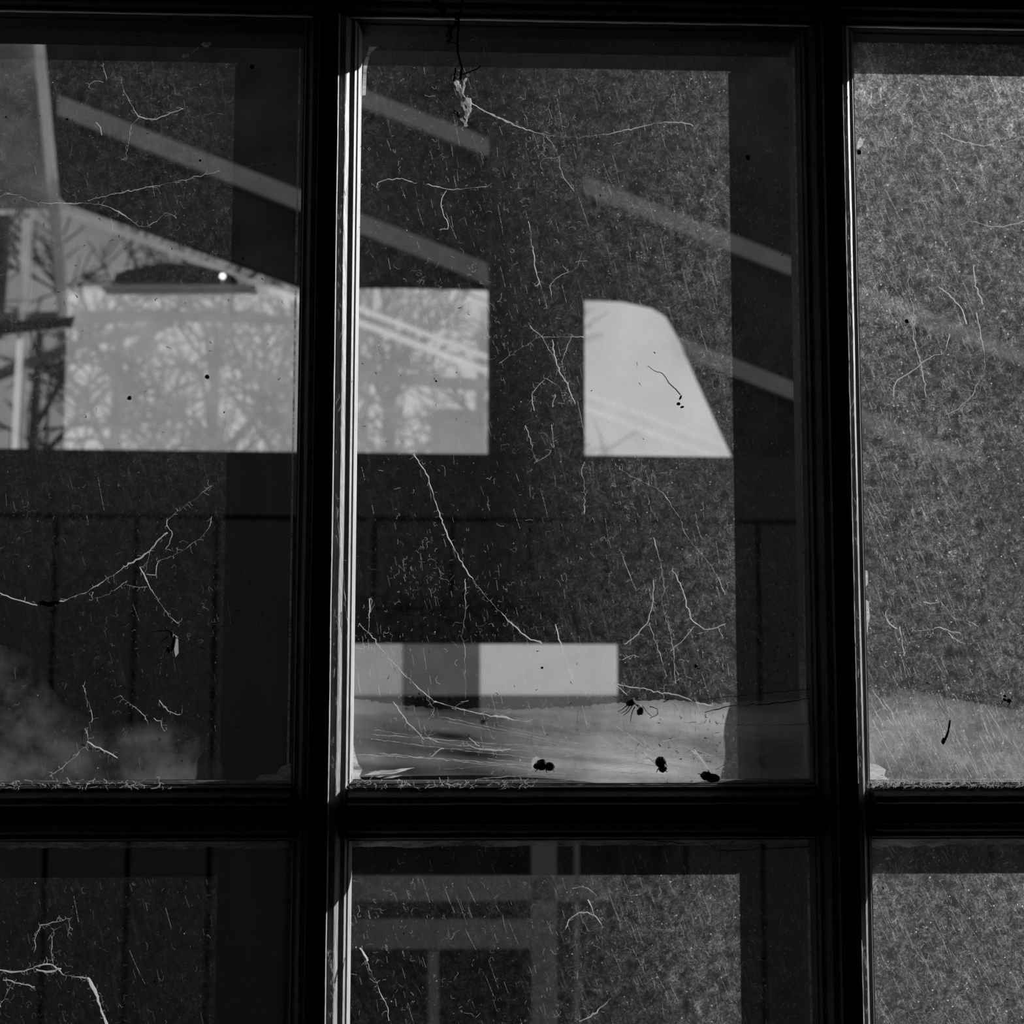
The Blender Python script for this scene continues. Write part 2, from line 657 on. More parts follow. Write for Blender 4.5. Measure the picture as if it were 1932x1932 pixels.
# paint smears on the glass along the edges of the panes
def smear(pane, pts, y=-.0003):
    vs = [at(x, z, y) for x, z in pts]
    loops = [[Vector((v.x, v.z, 0)) for v in vs]]
    tr = tessellate_polygon(loops)
    o = mesh('paint_smear', vs, [tuple(t) for t in tr], 'smear', pane)
    return o


def ragged(x0, x1, ytop0, ytop1, h0, h1, rnd, n=40, j=2.0):
    a, b = [], []
    for k in range(n+1):
        t = k/n
        a.append((x0+(x1-x0)*t, ytop0+(ytop1-ytop0)*t))
        b.append((x0+(x1-x0)*t, ytop0+(ytop1-ytop0)*t+h0+(h1-h0)*t+rnd.uniform(-j, j)))
    return a+b[::-1]


rn = random.Random(4)
pane = {(c, r): p for c, r, p, *_ in PANES}
smear(pane[1, 1], ragged(662, 1525, 1582, 1582, 17, 10, rn, 50, 2))
smear(pane[0, 1], ragged(-20, 550, 1585, 1587, 15, 13, rn, 40, 3))
smear(pane[2, 1], ragged(1643, 1990, 1580, 1577, 20, 14, rn, 30, 3))
smear(pane[1, 0], [(666, 1470), (666, 1400), (671, 1425), (676, 1442), (684, 1452), (678, 1464), (682, 1470)])
for k in range(9):
    xa_ = 684+rn.uniform(0, 50)
    la_ = rn.uniform(16, 60)
    ya_ = 1470-rn.uniform(0, 14)
    w_ = rn.uniform(.8, 2.2)
    smear(pane[1, 0], [(xa_, ya_), (xa_+la_*.5, ya_-la_*.10-w_), (xa_+la_, ya_-la_*.16), (xa_+la_*.5, ya_-la_*.05+w_)])
for col, pts in ((1, [(1500, 90), (1513, 700), (1519, 1000), (1524, 1300), (1526, 1465)]), (0, [(569, 90), (561, 560), (553, 1000), (546, 1465)])):
    smear(pane[col, 0], [(x-1, y) for x, y in pts]+[(x-4.5-rn.uniform(0, 1.5), y) for x, y in pts[::-1]])
smear(pane[1, 1], [(1527, 1612), (1529, 1760), (1535, 1990), (1530, 1990), (1524, 1760), (1523, 1612)])
smear(pane[0, 0], [(549, 1440), (548, 1472), (480, 1472), (492, 1462), (520, 1458), (532, 1446)])
smear(pane[2, 0], [(1641, 1440), (1655, 1442), (1672, 1452), (1668, 1464), (1680, 1472), (1640, 1473)])
smear(pane[1, 0], [(683, 180), (686, 120), (697, 88), (712, 88), (698, 102), (692, 130), (690, 180)])
smear(pane[1, 0], [(1508, 1230), (1515, 1215), (1524, 1300), (1526, 1460), (1519, 1465), (1510, 1330)])
smear(pane[2, 0], [(1631, 1075), (1637, 1078), (1638, 1100), (1632, 1110)])
smear(pane[2, 0], [(1632, 1130), (1639, 1135), (1641, 1165), (1636, 1195), (1632, 1180)])
smear(pane[2, 0], [(1618, 268), (1624, 258), (1629, 268), (1626, 276), (1617, 282)])

# fluff caught on the outer edges of the sunlit mouldings and on the cross bar ledge
for (cxx, za, zb) in ((CX[1], HB+HH, TOP-.03), (CX[1], BOT+.2, HB-HH-.045), (CX[2], HB+HH, TOP-.03), (CX[2], BOT+.2, HB-HH-.045)):
    rnd = random.Random(int(za*1000))
    mb = MB()
    for _ in range(80):
        x, z = cxx+rnd.uniform(.0053, .0092), rnd.uniform(za, zb)
        y = -.0180+(x-cxx-.0055)*.3-.0006
        pts = []
        a = rnd.choice((1.57, -1.57))+rnd.gauss(0, .5)
        for k in range(rnd.randint(2, 7)):
            pts.append((x, y, z))
            a += rnd.gauss(0, .35)
            x += math.cos(a)*.0007
            z += math.sin(a)*.0011
            x = min(max(x, cxx+.0052), cxx+.0092)
        mb.tube(pts, rnd.uniform(.00003, .0001), 3)
    z = za
    pts = []
    while z < zb:
        pts.append((cxx+.0053+rnd.uniform(-.0001, .0001), -.0206, z))
        z += .004
    mb.tube(pts, [.00022*rnd.uniform(.3, 1.2) for _ in pts], 4)
    tag(wobj(mb.build('edge_fluff', 'fibre')), kind='stuff')
for (pa, pb, n, dens) in ((-60, 330, 90, 14), (655, 1010, 110, 16), (1600, 1990, 420, 20)):
    rnd = random.Random(pa)
    mb = MB()
    for _ in range(n):
        px = rnd.uniform(pa, pb)
        py = 1473+abs(rnd.gauss(0, 1))*dens*.55
        q = at(px, py, -.012)
        x, z = q.x, q.z
        a = rnd.uniform(0, 6.28)
        pts = []
        for k in range(rnd.randint(3, 8)):
            pts.append((x, -.012, z))
            a += rnd.gauss(0, .6)
            x += math.cos(a)*.0007
            z += math.sin(a)*.0005
        mb.tube(pts, rnd.uniform(.00006, .00018), 3)
    tag(wobj(mb.build('ledge_fluff', 'fibre')), kind='stuff')

# ------------------------------------------------------------------ the dark room around the window
def struct(name, a, b, mt):
    mb = MB()
    mb.box(a, b)
    return tag(mb.build(name, mt), kind='structure')


RX0, RX1, RY = -2.0, 2.4, -3.6
wx0, wx1, wz0, wz1 = CX[0]-.056, CX[3]+.056, BOT-.085, TOP+.085
vs, fs = prism([(RX0, 0), (RX1, 0), (RX1, 2.5), (RX0, 2.5)], .0, .028, [[(wx0, wz0), (wx1, wz0), (wx1, wz1), (wx0, wz1)]])
tag(fixn(mesh('wall_front', vs, fs, 'wall')), kind='structure')
struct('wall_left', (RX0-.1, RY, 0), (RX0, .028, 2.5), 'wall')
struct('wall_right', (RX1, RY, 0), (RX1+.1, .028, 2.5), 'wall')
struct('wall_back', (RX0-.1, RY-.1, 0), (RX1+.1, RY, 2.5), 'wall')
struct('ceiling', (RX0-.1, RY-.1, 2.5), (RX1+.1, .028, 2.6), 'wall')
struct('floor', (RX0-.1, RY-.1, -.1), (RX1+.1, .028, 0), 'floor')
struct('ground', (-60, .028, -.1), (60, 90, 0), 'ground')

# ------------------------------------------------------------------ the shed across the yard
YF = 2.25
ANG = math.radians(2.0)
shed = empty('boarded_shed', (0, YF, 0), ANG)
tag(shed, 'dark vertically boarded shed beyond the glass, open above its waist rail, with slanting reflections built as battens inside', 'shed')
MW = Matrix.Translation((0, YF, 0)) @ Matrix.Rotation(ANG, 4, 'Z')
MI = MW.inverted()


def on(px, py, v=0.0):
    """(u, z) on the shed's own plane y = v"""
    o = MI @ CAM
    d = MI.to_3x3() @ rot(((px-966)/F, 1, -(py-966)/F))
    q = o+d*((v-o.y)/d.y)
    return q.x, q.z


def shed_poly(name, pts, v0, v1, mt, holes=(), ref=None, parent=shed):
    r = v0 if ref is None else ref
    vs, fs = prism([on(x, y, r) for x, y in pts], v0, v1, [[on(x, y, r) for x, y in h] for h in holes])
    return fixn(mesh(name, vs, fs, mt, parent))


uL, uR = on(-500, 900)[0], on(2500, 900)[0]
# plank-faced wall under the openings, with a window let into it
zr = on(970, 986)[1]
zs = on(970, 858)[1]
hx0, hz1 = on(560, 1130)
hx1 = on(1258, 1130)[0]
hz0 = .35
pitch = (on(1140, 1050)[0]-on(100, 1050)[0])/7
mb = MB()
u = on(100, 1050)[0]-pitch*6
gap = .011
while u < uR:
    a, b = u+gap, u+pitch-gap*.15
    # planks pass above and below the window
    if b > hx0 and a < hx1:
        if a < hx0-.01:
            mb.box((a, 0, .02), (hx0, .022, zr))
            a = hx0
        bb = b
        if b > hx1+.01:
            mb.box((hx1, 0, .02), (b, .022, zr))
            bb = hx1
        mb.box((a, 0, hz1), (bb, .022, zr))
        mb.box((a, 0, .02), (bb, .022, hz0))
    else:
        mb.box((a, 0, .02), (b, .022, zr))
    u += pitch
mb.build('plank_cladding', 'board', shed)
vs, fs = prism([(uL, 0), (uR, 0), (uR, zr+.02), (uL, zr+.02)], .022, .09, [[(hx0, hz0), (hx1, hz0), (hx1, hz1), (hx0, hz1)]])
fixn(mesh('wall_core', vs, fs, 'frame', shed))
mb = MB()
mb.box((uL, -.006, zr+.012), (uR, .10, zs))
mb.build('waist_rail', 'board', shed)
ztop = 3.4
for (pa, pb) in ((925, 1103), (2180, 2330), (-520, -380)):
    ua, ub = on(pa, 700)[0], on(pb, 700)[0]
    mb = MB()
    mb.box((ua, .0, zs-.002), (ub, .10, ztop))
    mb.build('post', 'board', shed)
mb = MB()
mb.box((uL, -.02, ztop), (uR, .12, ztop+.2))
mb.build('head_beam', 'board', shed)
# the window in the boards
fr = .05
zf = on(970, 1215)[1]
fr_r = on(1175, 1250)[0]
fr_l = on(645, 1250)[0]
vs, fs = prism([(hx0, hz0), (hx1, hz0), (hx1, hz1), (hx0, hz1)], .012, .08, [[(fr_l, hz0+.08), (fr_r, hz0+.08), (fr_r, zf), (fr_l, zf)]])
wf = fixn(mesh('window_frame', vs, fs, 'frame', shed))
vs, fs = prism([(hx0-.006, hz0), (hx1+.006, hz0), (hx1+.006, hz1+.006), (hx0-.006, hz1+.006)], -.012, .013,
               [[(hx0+.014, hz0+.02), (hx1-.014, hz0+.02), (hx1-.014, hz1-.014), (hx0+.014, hz1-.014)]])
fixn(mesh('frame_bead', vs, fs, 'frame', wf))
for nm, pts in (('mullion', [(1004, 1590), (1050, 1590), (1052, 2100), (1006, 2100)]),
                ('mullion', [(808, 1795), (828, 1795), (828, 2100), (808, 2100)]),
                ('transom', [(640, 1738), (1004, 1738), (1004, 1790), (640, 1790)]),
                ('transom', [(640, 1655), (1180, 1655), (1180, 1700), (640, 1700)]),
                ('mullion', [(1085, 1590), (1093, 1590), (1095, 2100), (1087, 2100)])):
    shed_poly(nm, pts, .05, .075, 'bar', parent=wf)
# milky blind behind it, lit from the far side
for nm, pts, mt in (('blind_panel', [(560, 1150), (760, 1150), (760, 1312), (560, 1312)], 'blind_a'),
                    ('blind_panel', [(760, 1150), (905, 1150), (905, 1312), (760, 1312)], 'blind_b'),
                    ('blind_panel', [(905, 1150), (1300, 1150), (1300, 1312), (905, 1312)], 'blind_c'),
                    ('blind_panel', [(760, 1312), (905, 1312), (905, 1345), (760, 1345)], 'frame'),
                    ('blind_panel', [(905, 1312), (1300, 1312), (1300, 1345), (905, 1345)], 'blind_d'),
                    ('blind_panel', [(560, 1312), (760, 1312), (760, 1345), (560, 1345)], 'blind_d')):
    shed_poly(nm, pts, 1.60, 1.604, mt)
# rear wall of the shed with its big opening
VB = 1.6
opening = [(-700, 905), (-700, -60), (70, -60), (112, 372), (565, 537), (760, 536), (925, 540), (1100, 558), (1180, 562), (1235, 574),
           (1262, 590), (1290, 640), (1320, 710), (1352, 780), (1388, 858), (1408, 905)]
lower = [(540, 1140), (1320, 1140), (1320, 1348), (540, 1348)]
b0 = on(-900, 0, VB)[0]
b1 = on(2600, 0, VB)[0]
vs, fs = prism([(b0, 0), (b1, 0), (b1, 4.6), (b0, 4.6)], VB, VB+.06, [[on(x, y, VB) for x, y in opening], [on(x, y, VB) for x, y in lower]])
fixn(mesh('rear_wall', vs, fs, 'backwall', shed))
shed_poly('hazed_pane', [(128, 541), (215, 541), (560, 537), (925, 535), (1120, 540), (1450, 540), (1450, 905), (118, 905)], VB+.07, VB+.074, 'haze')
shed_poly('dimming_pane', [(-700, 396), (90, 396), (120, 330), (640, 540), (128, 541), (118, 905), (-700, 905)], VB+.10, VB+.104, 'tint')  # pane added to darken the sky seen at the left
shed_poly('grey_tone_panel', [(-700, -60), (52, -60), (60, 60), (92, 395), (-700, 395)], VB+.11, VB+.114, 'panel_dim')  # grey wall area, put in as translucent sheets for its brightness
shed_poly('grey_tone_panel', [(-700, 405), (22, 405), (5, 640), (-700, 640)], VB+.11, VB+.114, 'panel_dim')
sp = shed_poly('slanting_strip', [(60, 60), (86, 60), (132, 610), (112, 622)], VB+.075, VB+.09, 'strip_mid')  # reflected white post, put in as a translucent strip
shed_poly('strip_edge', [(79, 60), (86, 60), (133, 610), (126, 612)], VB+.092, VB+.10, 'strip_mid', parent=sp)
shed_poly('strip_edge', [(60, 60), (66, 60), (117, 620), (112, 622)], VB+.092, VB+.10, 'strip_mid', parent=sp)
shed_poly('upright_strip', [(42, 412), (56, 412), (30, 900), (18, 900)], VB-.012, VB-.002, 'strip')
shed_poly('cross_bar', [(-60, 612), (128, 598), (140, 596), (134, 618), (120, 616), (-60, 638)], VB-.06, VB-.045, 'iron')
# battens standing in for slanting reflections on the rear wall, stopping at the edge of its opening
for a, b, w in (((600, 134), (2300, 803), 34), ((108, 178), (1000, 528), 38), ((1284, 636), (2300, 1040), 38)):
    (xa, ya), (xb, yb) = a, b
    shed_poly('reflection_batten', [(xa, ya), (xb, yb), (xb, yb+w), (xa+(14 if xa > 1200 else 0), ya+w)], VB-.032, VB-.002, 'timber')
shed_poly('pane_rail', [(190, 538), (480, 537), (480, 541), (190, 542)], VB-.10, VB-.002, 'blind_c')

# rails built in the shape of a pale double handrail behind the shed
rail = tag(empty('double_reflection', (0, YF+3.9, 0)), 'pale double sloping handrail of a roof edge, built as rails behind the hazy opening', 'reflection')
for dy, rr in ((0, .015), (24, .018)):  # a reflected roof edge, rebuilt here as solid rails
    YR = YF+3.9
    pa, pb = at(60, 350+dy, YR), at(1500, 893+dy*1.2, YR)
    mb = MB()
    mb.tube([pa-rail.location, pb-rail.location], rr, 10)
    mb.build('rail', 'strip', rail, True)
for px in (-1, 1490):
    q = at(max(px, 60), 350 if px < 0 else 893, YF+3.9)
    mb = MB()
    mb.tube([(q.x, 0, 0), (q.x, 0, q.z)], .012, 8)
    mb.build('support', 'strip', rail, True)

# a timber frame standing in the yard behind, only a blur through the haze
YT = YF+VB+2.3
fr_ = tag(empty('timber_frame', (at(857, 800, YT).x, YT, 0)), 'blurred grey timber frame seen through the hazy opening, left of the dark post', 'frame')
o_ = fr_.location
for nm, pts in (('upright', [(812, 775), (905, 772)]), ('rail', [(560, 690), (985, 722), (985, 742), (560, 708)]),
                ('rail', [(-40, 590), (330, 586), (620, 600), (620, 614), (330, 604), (-40, 614)]), ('rail', [(-60, 718), (150, 640), (330, 604), (330, 614), (150, 656), (-60, 738)])):
    if nm == 'upright':
        mb = MB()
        p0, p1 = at(*pts[0], YT), at(*pts[1], YT)
        mb.box((p0.x-o_.x, -.03, 0), (p1.x-o_.x, .03, p0.z))
        mb.build(nm, 'bar', fr_)
    else:
        v_ = [at(x, y, YT+.04)-o_ for x, y in pts]
        vs, fs = prism([(v.x, v.z) for v in v_], .031, .07)
        fixn(mesh(nm, vs, fs, 'bar', fr_))

# dark rounded lid and a glowing ball for the bulb on the ledge of the hazed pane
VL = YF+VB-.05
q0 = at(215, 537, VL)
q1 = at(452, 537, VL)
L = q1.x-q0.x
c = (q0+q1)/2
prof = [(0, .0), (.03, .45), (.12, .68), (.3, .92), (.5, 1.0), (.7, .92), (.88, .62), (.97, .4), (1, 0)]
hgt = (at(330, 500, VL)-at(330, 537, VL)).z
lid = MB()
for k, yy in enumerate((-.04, -.025, .025, .04)):
    s_ = .9 if k in (0, 3) else 1
    for (t, h) in prof:
        lid.v.append((c.x+(t-.5)*L*s_, c.y+yy, q0.z+h*hgt*s_))
n = len(prof)
for k in range(3):
    for j in range(n):
        a, b = k*n+j, k*n+(j+1) % n
        lid.f.append((a, b, b+n, a+n))
lid.f.append(tuple(range(n)))
lid.f.append(tuple(3*n+i for i in range(n))[::-1])
tag(fixn(lid.build('domed_lid', 'iron', smooth=False)), 'dark low domed shape on the ledge in front of bare trees, left pane', 'lid')
qb = at(420, 521, VL-.07)  # bright glint, put in as a small glowing ball
bl = tag(empty('glint', qb), 'glowing ball for a small round bulb at the foot of the sloping rail, left pane', 'glint')
mb = MB()
mb.blob((0, 0, 0), (.0085, .0085, .0085), 1, 0, 12, 8)
mb.build('glint_ball', 'glow', bl, True)
mb = MB()
mb.tube([(0, 0, -.008), (0, 0, -.04)], .004, 8)
mb.build('cap', 'strip', bl, True)

# ------------------------------------------------------------------ bare trees beyond
def grow(mb, p, d, l, r, depth, rnd):
    pts = [p]
    q = p.copy()
    dd = d.copy()
    for k in range(4):
        dd = (dd+Vector((rnd.gauss(0, .12), rnd.gauss(0, .10), rnd.gauss(0, .08)))).normalized()
        q = q+dd*(l/4)
        pts.append(q.copy())
    mb.tube(pts, max(r, .008), 4, taper=.62)
    if depth == 0:
        return
    for k in range(4):
        t = rnd.uniform(.35, 1)
        i = min(3, int(t*4))
        base = pts[i].lerp(pts[i+1], t*4-i if t < 1 else 1)
        a = rnd.uniform(.35, .95)*rnd.choice((-1, 1))
        nd = (Matrix.Rotation(a, 3, 'Y') @ dd)
        nd = (nd+Vector((0, rnd.uniform(-.4, .4), .12))).normalized()
        grow(mb, base, nd, l*rnd.uniform(.55, .8), r*.52, depth-1, rnd)


trees = [(60, 9.0, 'dark bare tree with forking branches at the far left behind the shed'),
         (215, 11.5, 'bare tree with an upright trunk directly above the dark domed shape'),
         (400, 14.0, 'slender bare tree blurred in the haze right of the domed shape'),
         (560, 17.0, 'bare tree whose twigs show faintly at the right edge of the left pane'),
         (735, 9.2, 'bare tree with crossing twigs at the lower left of the middle pane'),
         (905, 12.5, 'bare tree seen at the edge of the dark post, middle pane')]
for i, (px, Y, lab) in enumerate(trees):
    rnd = random.Random(40+i)
    b = at(px, 900, Y)
    root = tag(empty('bare_tree', (b.x, Y, 0)), lab, 'tree', 'bare trees behind the shed')
    mb = MB()
    H = 1.5+.26*(Y+D0)
    mb.tube([(0, 0, 0), (.02, 0, H*.3), (-.01, 0, H*.6), (.02, 0, H*.92)], [.085*Y/10, .075*Y/10, .055*Y/10, .03*Y/10], 8)
    mb.build('trunk', 'bark', root, True)
    mb = MB()
    kk = Y/10
    for k in range(7):
        h = rnd.uniform(H*.35, H*.85)
        a = rnd.uniform(-.8, .8)
        grow(mb, Vector((0, 0, h)), Vector((math.sin(a), rnd.uniform(-.2, .2), math.cos(a))), rnd.uniform(.6, .95)*kk, .026*kk, 3, rnd)
    mb.build('branches', 'bark', root)

# ------------------------------------------------------------------ cobwebs on the near window
def wob(pts, Y, rnd, amp=.7, step=9):
    """smooth wandering thread through photograph points, in the plane Y (or from Y0 to Y1)"""
    out = []
    y0, y1 = Y if isinstance(Y, tuple) else (Y, Y)
    n = len(pts)
    tot = sum(math.dist(pts[i], pts[i+1]) for i in range(n-1))
    acc = 0
    for i in range(n-1):
        p0 = pts[max(i-1, 0)]
        p1, p2 = pts[i], pts[i+1]
        p3 = pts[min(i+2, n-1)]
        L = math.dist(p1, p2)
        k = max(1, int(L/step))
        for j in range(k):
            t = j/k
            q = [.5*(2*p1[c]+(p2[c]-p0[c])*t+(2*p0[c]-5*p1[c]+4*p2[c]-p3[c])*t*t+(3*p1[c]-p0[c]-3*p2[c]+p3[c])*t**3) for c in (0, 1)]
            s = (acc+L*t)/tot
            out.append(at(q[0]+rnd.gauss(0, amp), q[1]+rnd.gauss(0, amp), y0+(y1-y0)*s))
        acc += L
    out.append(at(pts[-1][0], pts[-1][1], y1))
    return out


WEBN = [0]


def cobweb(label, lines, mt='silk', Y=-.004, group=None, fuzz=.25, name='cobweb'):
    """lines: list of (points, radius in tenths of a millimetre)"""
    WEBN[0] += 1
    rnd = random.Random(500+WEBN[0])
    mb = MB()
    for pts, r in lines:
        r *= .000068
        p = wob(pts, Y, rnd, .9, 6)
        rad = []
        k = 1.0
        for _ in p:
            k = min(1.7, max(.2, k+rnd.gauss(0, .35)))
            rad.append(r*k)
        mb.tube(p, rad, 5)
        for q in p:                                     # fine lint hanging on the thread
            if rnd.random() < fuzz*1.2:
                a = rnd.uniform(0, 6.28)
                w = [q.copy()]
                for _ in range(rnd.randint(2, 5)):
                    a += rnd.gauss(0, .6)
                    w.append(w[-1]+Vector((math.cos(a), 0, math.sin(a)))*rnd.uniform(.0004, .0010))
                mb.tube(w, rnd.uniform(.00004, .00009), 3)
    o = mb.build(name, mt)
    return tag(o, label, 'cobweb', group)


cobweb('sagging cobweb rising from the dark husk towards the upper right, left pane', [
    ([(-20, 1112), (20, 1127), (70, 1142)], 2.6), ([(105, 1137), (165, 1116), (205, 1090), (245, 1064), (282, 1040), (303, 1013), (316, 1005)], 4.0),
    ([(178, 1118), (175, 1130), (205, 1120), (240, 1096)], 2), ([(215, 1085), (216, 1100)], 1.5),
    ([(283, 1043), (276, 1075), (270, 1084)], 2.2), ([(264, 1070), (271, 1085), (285, 1112), (310, 1150), (336, 1176)], 3.0),
    ([(400, 975), (388, 1004), (352, 1034), (325, 1048), (299, 1061), (293, 1084), (276, 1083)], 2),
    ([(400, 915), (352, 953), (315, 985), (325, 1008), (312, 1036)], 1.6), ([(240, 1104), (262, 1109), (278, 1107)], 1.2)], fuzz=.35)
cobweb('wiry cobweb with a knotted middle, high in the left pane', [
    ([(186, 95), (195, 125), (201, 148)], 2), ([(228, 155), (243, 190), (262, 219), (288, 225), (305, 220), (346, 205)], 2.4),
    ([(264, 221), (248, 238), (243, 270), (238, 300)], 1.8), ([(180, 230), (190, 240), (192, 255)], 2), ([(167, 165), (178, 153), (195, 155)], 1)], 'fibre')
cobweb('long thin thread crossing the middle of the left pane upward to the right', [
    ([(165, 378), (215, 367), (270, 355), (300, 350), (345, 340), (430, 320), (500, 308)], 1.7), ([(283, 352), (295, 355), (303, 366)], 2.2)], 'fibre')
cobweb('ragged cobweb hanging beside the slanting strip, left pane', [
    ([(-10, 372), (30, 367), (60, 380), (120, 384)], 2), ([(120, 384), (170, 384), (205, 391), (235, 407), (266, 428), (290, 420), (316, 402), (333, 412)], 3.0)], 'fibre')
cobweb('cobweb knotted round crumbs low in the left pane', [
    ([(92, 1463), (120, 1447), (150, 1418), (166, 1400), (160, 1375)], 3.2), ([(166, 1400), (200, 1418), (222, 1430)], 3), ([(226, 1312), (262, 1342), (278, 1360)], 1.8),
    ([(155, 1292), (170, 1335), (173, 1362)], 2.2), ([(290, 1355), (303, 1362), (310, 1380)], 2.8), ([(300, 1320), (322, 1345), (340, 1348)], 1.5)], fuzz=.6)
cobweb('long sagging thread from the hanging cocoon across the top of the middle pane', [
    ([(880, 186), (905, 205), (935, 220), (975, 238), (1010, 249), (1040, 256), (1082, 259), (1130, 255), (1190, 243), (1240, 233), (1290, 231), (1308, 238)], 2.4),
    ([(915, 210), (940, 222), (985, 238)], 3), ([(1032, 258), (1052, 290), (1061, 330), (1083, 360)], 2), ([(1056, 297), (1022, 300), (1020, 315)], 1.2)])
cobweb('pair of level threads left of the dark post with a kinked tail', [
    ([(712, 354), (711, 346), (722, 341), (758, 337), (777, 343)], 2), ([(804, 347), (828, 353), (850, 357), (885, 355), (920, 352)], 2.4),
    ([(842, 360), (834, 375), (834, 398), (845, 420), (843, 433), (830, 433)], 2)])
cobweb('straight hair hanging on the dark post ending in a small knot', [
    ([(998, 418), (1003, 450), (1009, 500), (1018, 535)], 2.6), ([(1010, 541), (1018, 532), (1022, 545)], 4)], fuzz=.4)
cobweb('small angular web beside the right edge of the dark post', [
    ([(1041, 560), (1040, 536), (1060, 518), (1086, 508), (1096, 482)], 1.8), ([(1062, 500), (1072, 512)], 1.6), ([(1086, 494), (1108, 492)], 1.3)], 'fibre')
cobweb('branching cobweb spread over the lower half of the dark post', [
    ([(943, 686), (972, 664), (1000, 647), (1022, 636), (1060, 636), (1105, 636)], 2.8), ([(998, 614), (1020, 634), (1042, 668), (1054, 698)], 2),
    ([(1042, 640), (1046, 670), (1055, 700), (1066, 718), (1085, 762)], 2.6), ([(1078, 638), (1064, 668), (1062, 695), (1072, 730)], 2),
    ([(1027, 712), (1045, 724), (1058, 734), (1064, 762)], 1.8), ([(1028, 716), (1012, 732), (1002, 752), (1008, 775)], 2.4), ([(1048, 742), (1043, 768)], 1.8),
    ([(992, 803), (1000, 830), (1012, 872)], 2.4), ([(1012, 872), (1028, 862), (1040, 850)], 1.4), ([(1041, 800), (1044, 845)], 1.8)], fuzz=.6)
cobweb('longest diagonal thread running from the sill of the shed opening down to the right', [
    ([(780, 856), (803, 892), (815, 925), (828, 968), (842, 1005), (862, 1045), (884, 1083), (930, 1140), (985, 1195), (1022, 1214)], 3.0), ([(872, 1062), (884, 1086)], 4)], fuzz=.2)
cobweb('upright thread with a bend above the milky blind', [
    ([(877, 1092), (878, 1150), (872, 1200), (876, 1216), (877, 1270), (878, 1318)], 2), ([(870, 1325), (884, 1322)], 2.4)], fuzz=.2)
cobweb('thread curving down to the right below the right-hand shed opening', [
    ([(1160, 876), (1185, 896), (1225, 915), (1250, 930), (1268, 955), (1282, 976)], 2.2), ([(1284, 984), (1297, 1012), (1325, 1048), (1345, 1072), (1368, 1122)], 3.2)], fuzz=.25)
cobweb('short crooked thread under the right foot of the dark post', [([(1104, 870), (1098, 885), (1102, 915), (1104, 945), (1102, 970)], 2)])
cobweb('long looping threads over the corner of the black window frame', [
    ([(1232, 1012), (1246, 1062), (1254, 1115), (1247, 1130), (1255, 1160), (1268, 1215), (1275, 1290)], 2.2), ([(1234, 1095), (1230, 1140), (1222, 1170), (1203, 1198), (1178, 1215)], 2.6),
    ([(1224, 1175), (1240, 1220), (1258, 1275)], 1.8), ([(1175, 1245), (1195, 1236), (1205, 1240)], 2.2), ([(1172, 1042), (1186, 1080), (1200, 1115)], 1.8)], fuzz=.4)
cobweb('cupped cobweb at the edge of the sunlit dust, right of the black frame', [
    ([(1268, 1074), (1286, 1108), (1298, 1150), (1312, 1176), (1338, 1187), (1370, 1177)], 2.8), ([(1310, 1180), (1290, 1205), (1266, 1228)], 2),
    ([(1355, 1185), (1363, 1205)], 2), ([(1318, 1195), (1336, 1190)], 2)], fuzz=.5)
cobweb('taut thread dropping from the moulding and bending along the top of the sheet web', [
    ([(677, 1178), (700, 1198), (722, 1228), (755, 1265), (790, 1298), (818, 1323)], 3.0), ([(818, 1323), (860, 1335), (920, 1349), (985, 1360), (1005, 1358)], 5.0),
    ([(805, 1321), (818, 1337), (812, 1352)], 2.4)], Y=-.010, fuzz=.3)
cobweb('arched thread from the milky blind to the sunlit edge, above the dead spider', [
    ([(1066, 1310), (1085, 1296), (1105, 1287), (1125, 1286), (1160, 1291), (1183, 1312)], 2.2), ([(1158, 1290), (1200, 1297), (1240, 1305), (1280, 1312), (1305, 1322)], 2.8),
    ([(1313, 1325), (1342, 1331)], 3.2)], Y=-.010)
cobweb('forked thread draping over the sheet web at lower left of the middle pane', [
    ([(742, 1324), (753, 1340), (768, 1362), (790, 1382), (800, 1396)], 2.6), ([(800, 1372), (806, 1390), (825, 1400), (860, 1405), (885, 1408), (902, 1412)], 3.2),
    ([(902, 1412), (940, 1416), (965, 1412)], 5), ([(814, 1427), (826, 1418), (838, 1412)], 2.4), ([(885, 1392), (905, 1408)], 2)], Y=-.011, fuzz=.45)
cobweb('straight slanting hair crossing the top of the milky blind', [([(1047, 1178), (1060, 1220), (1075, 1262), (1083, 1288)], 3.0)])
cobweb('two short parallel hairs beside the left moulding above the blind', [([(697, 1128), (696, 1165), (695, 1192)], 3), ([(701, 1130), (700, 1155)], 2)])
cobweb('level threads high in the right pane, sagging towards the frame edge', [
    ([(1768, 232), (1800, 236), (1840, 226), (1940, 224)], 2.4), ([(1778, 252), (1805, 264), (1858, 275), (1900, 268), (1940, 255)], 3.0)])
cobweb('bright level thread in the upper right pane', [([(1812, 424), (1830, 418), (1860, 425), (1900, 426), (1940, 415)], 3.4)])
cobweb('slanting branching thread below the sagging threads, right pane', [
    ([(1752, 262), (1780, 295), (1795, 330), (1812, 364)], 2.4), ([(1722, 384), (1745, 372), (1772, 340), (1780, 322)], 2.2), ([(1725, 380), (1770, 378)], 1.8)], fuzz=.6)
cobweb('crooked upright thread near the left of the right pane', [
    ([(1717, 506), (1714, 545), (1724, 585), (1726, 625), (1728, 655), (1724, 662)], 2.4), ([(1722, 598), (1724, 640), (1736, 680), (1742, 712), (1748, 750)], 2)], fuzz=.3)
cobweb('thread sloping down to the right then dropping, middle of the right pane', [
    ([(1744, 508), (1764, 534), (1785, 552), (1812, 578), (1820, 600), (1824, 612)], 3.0)])
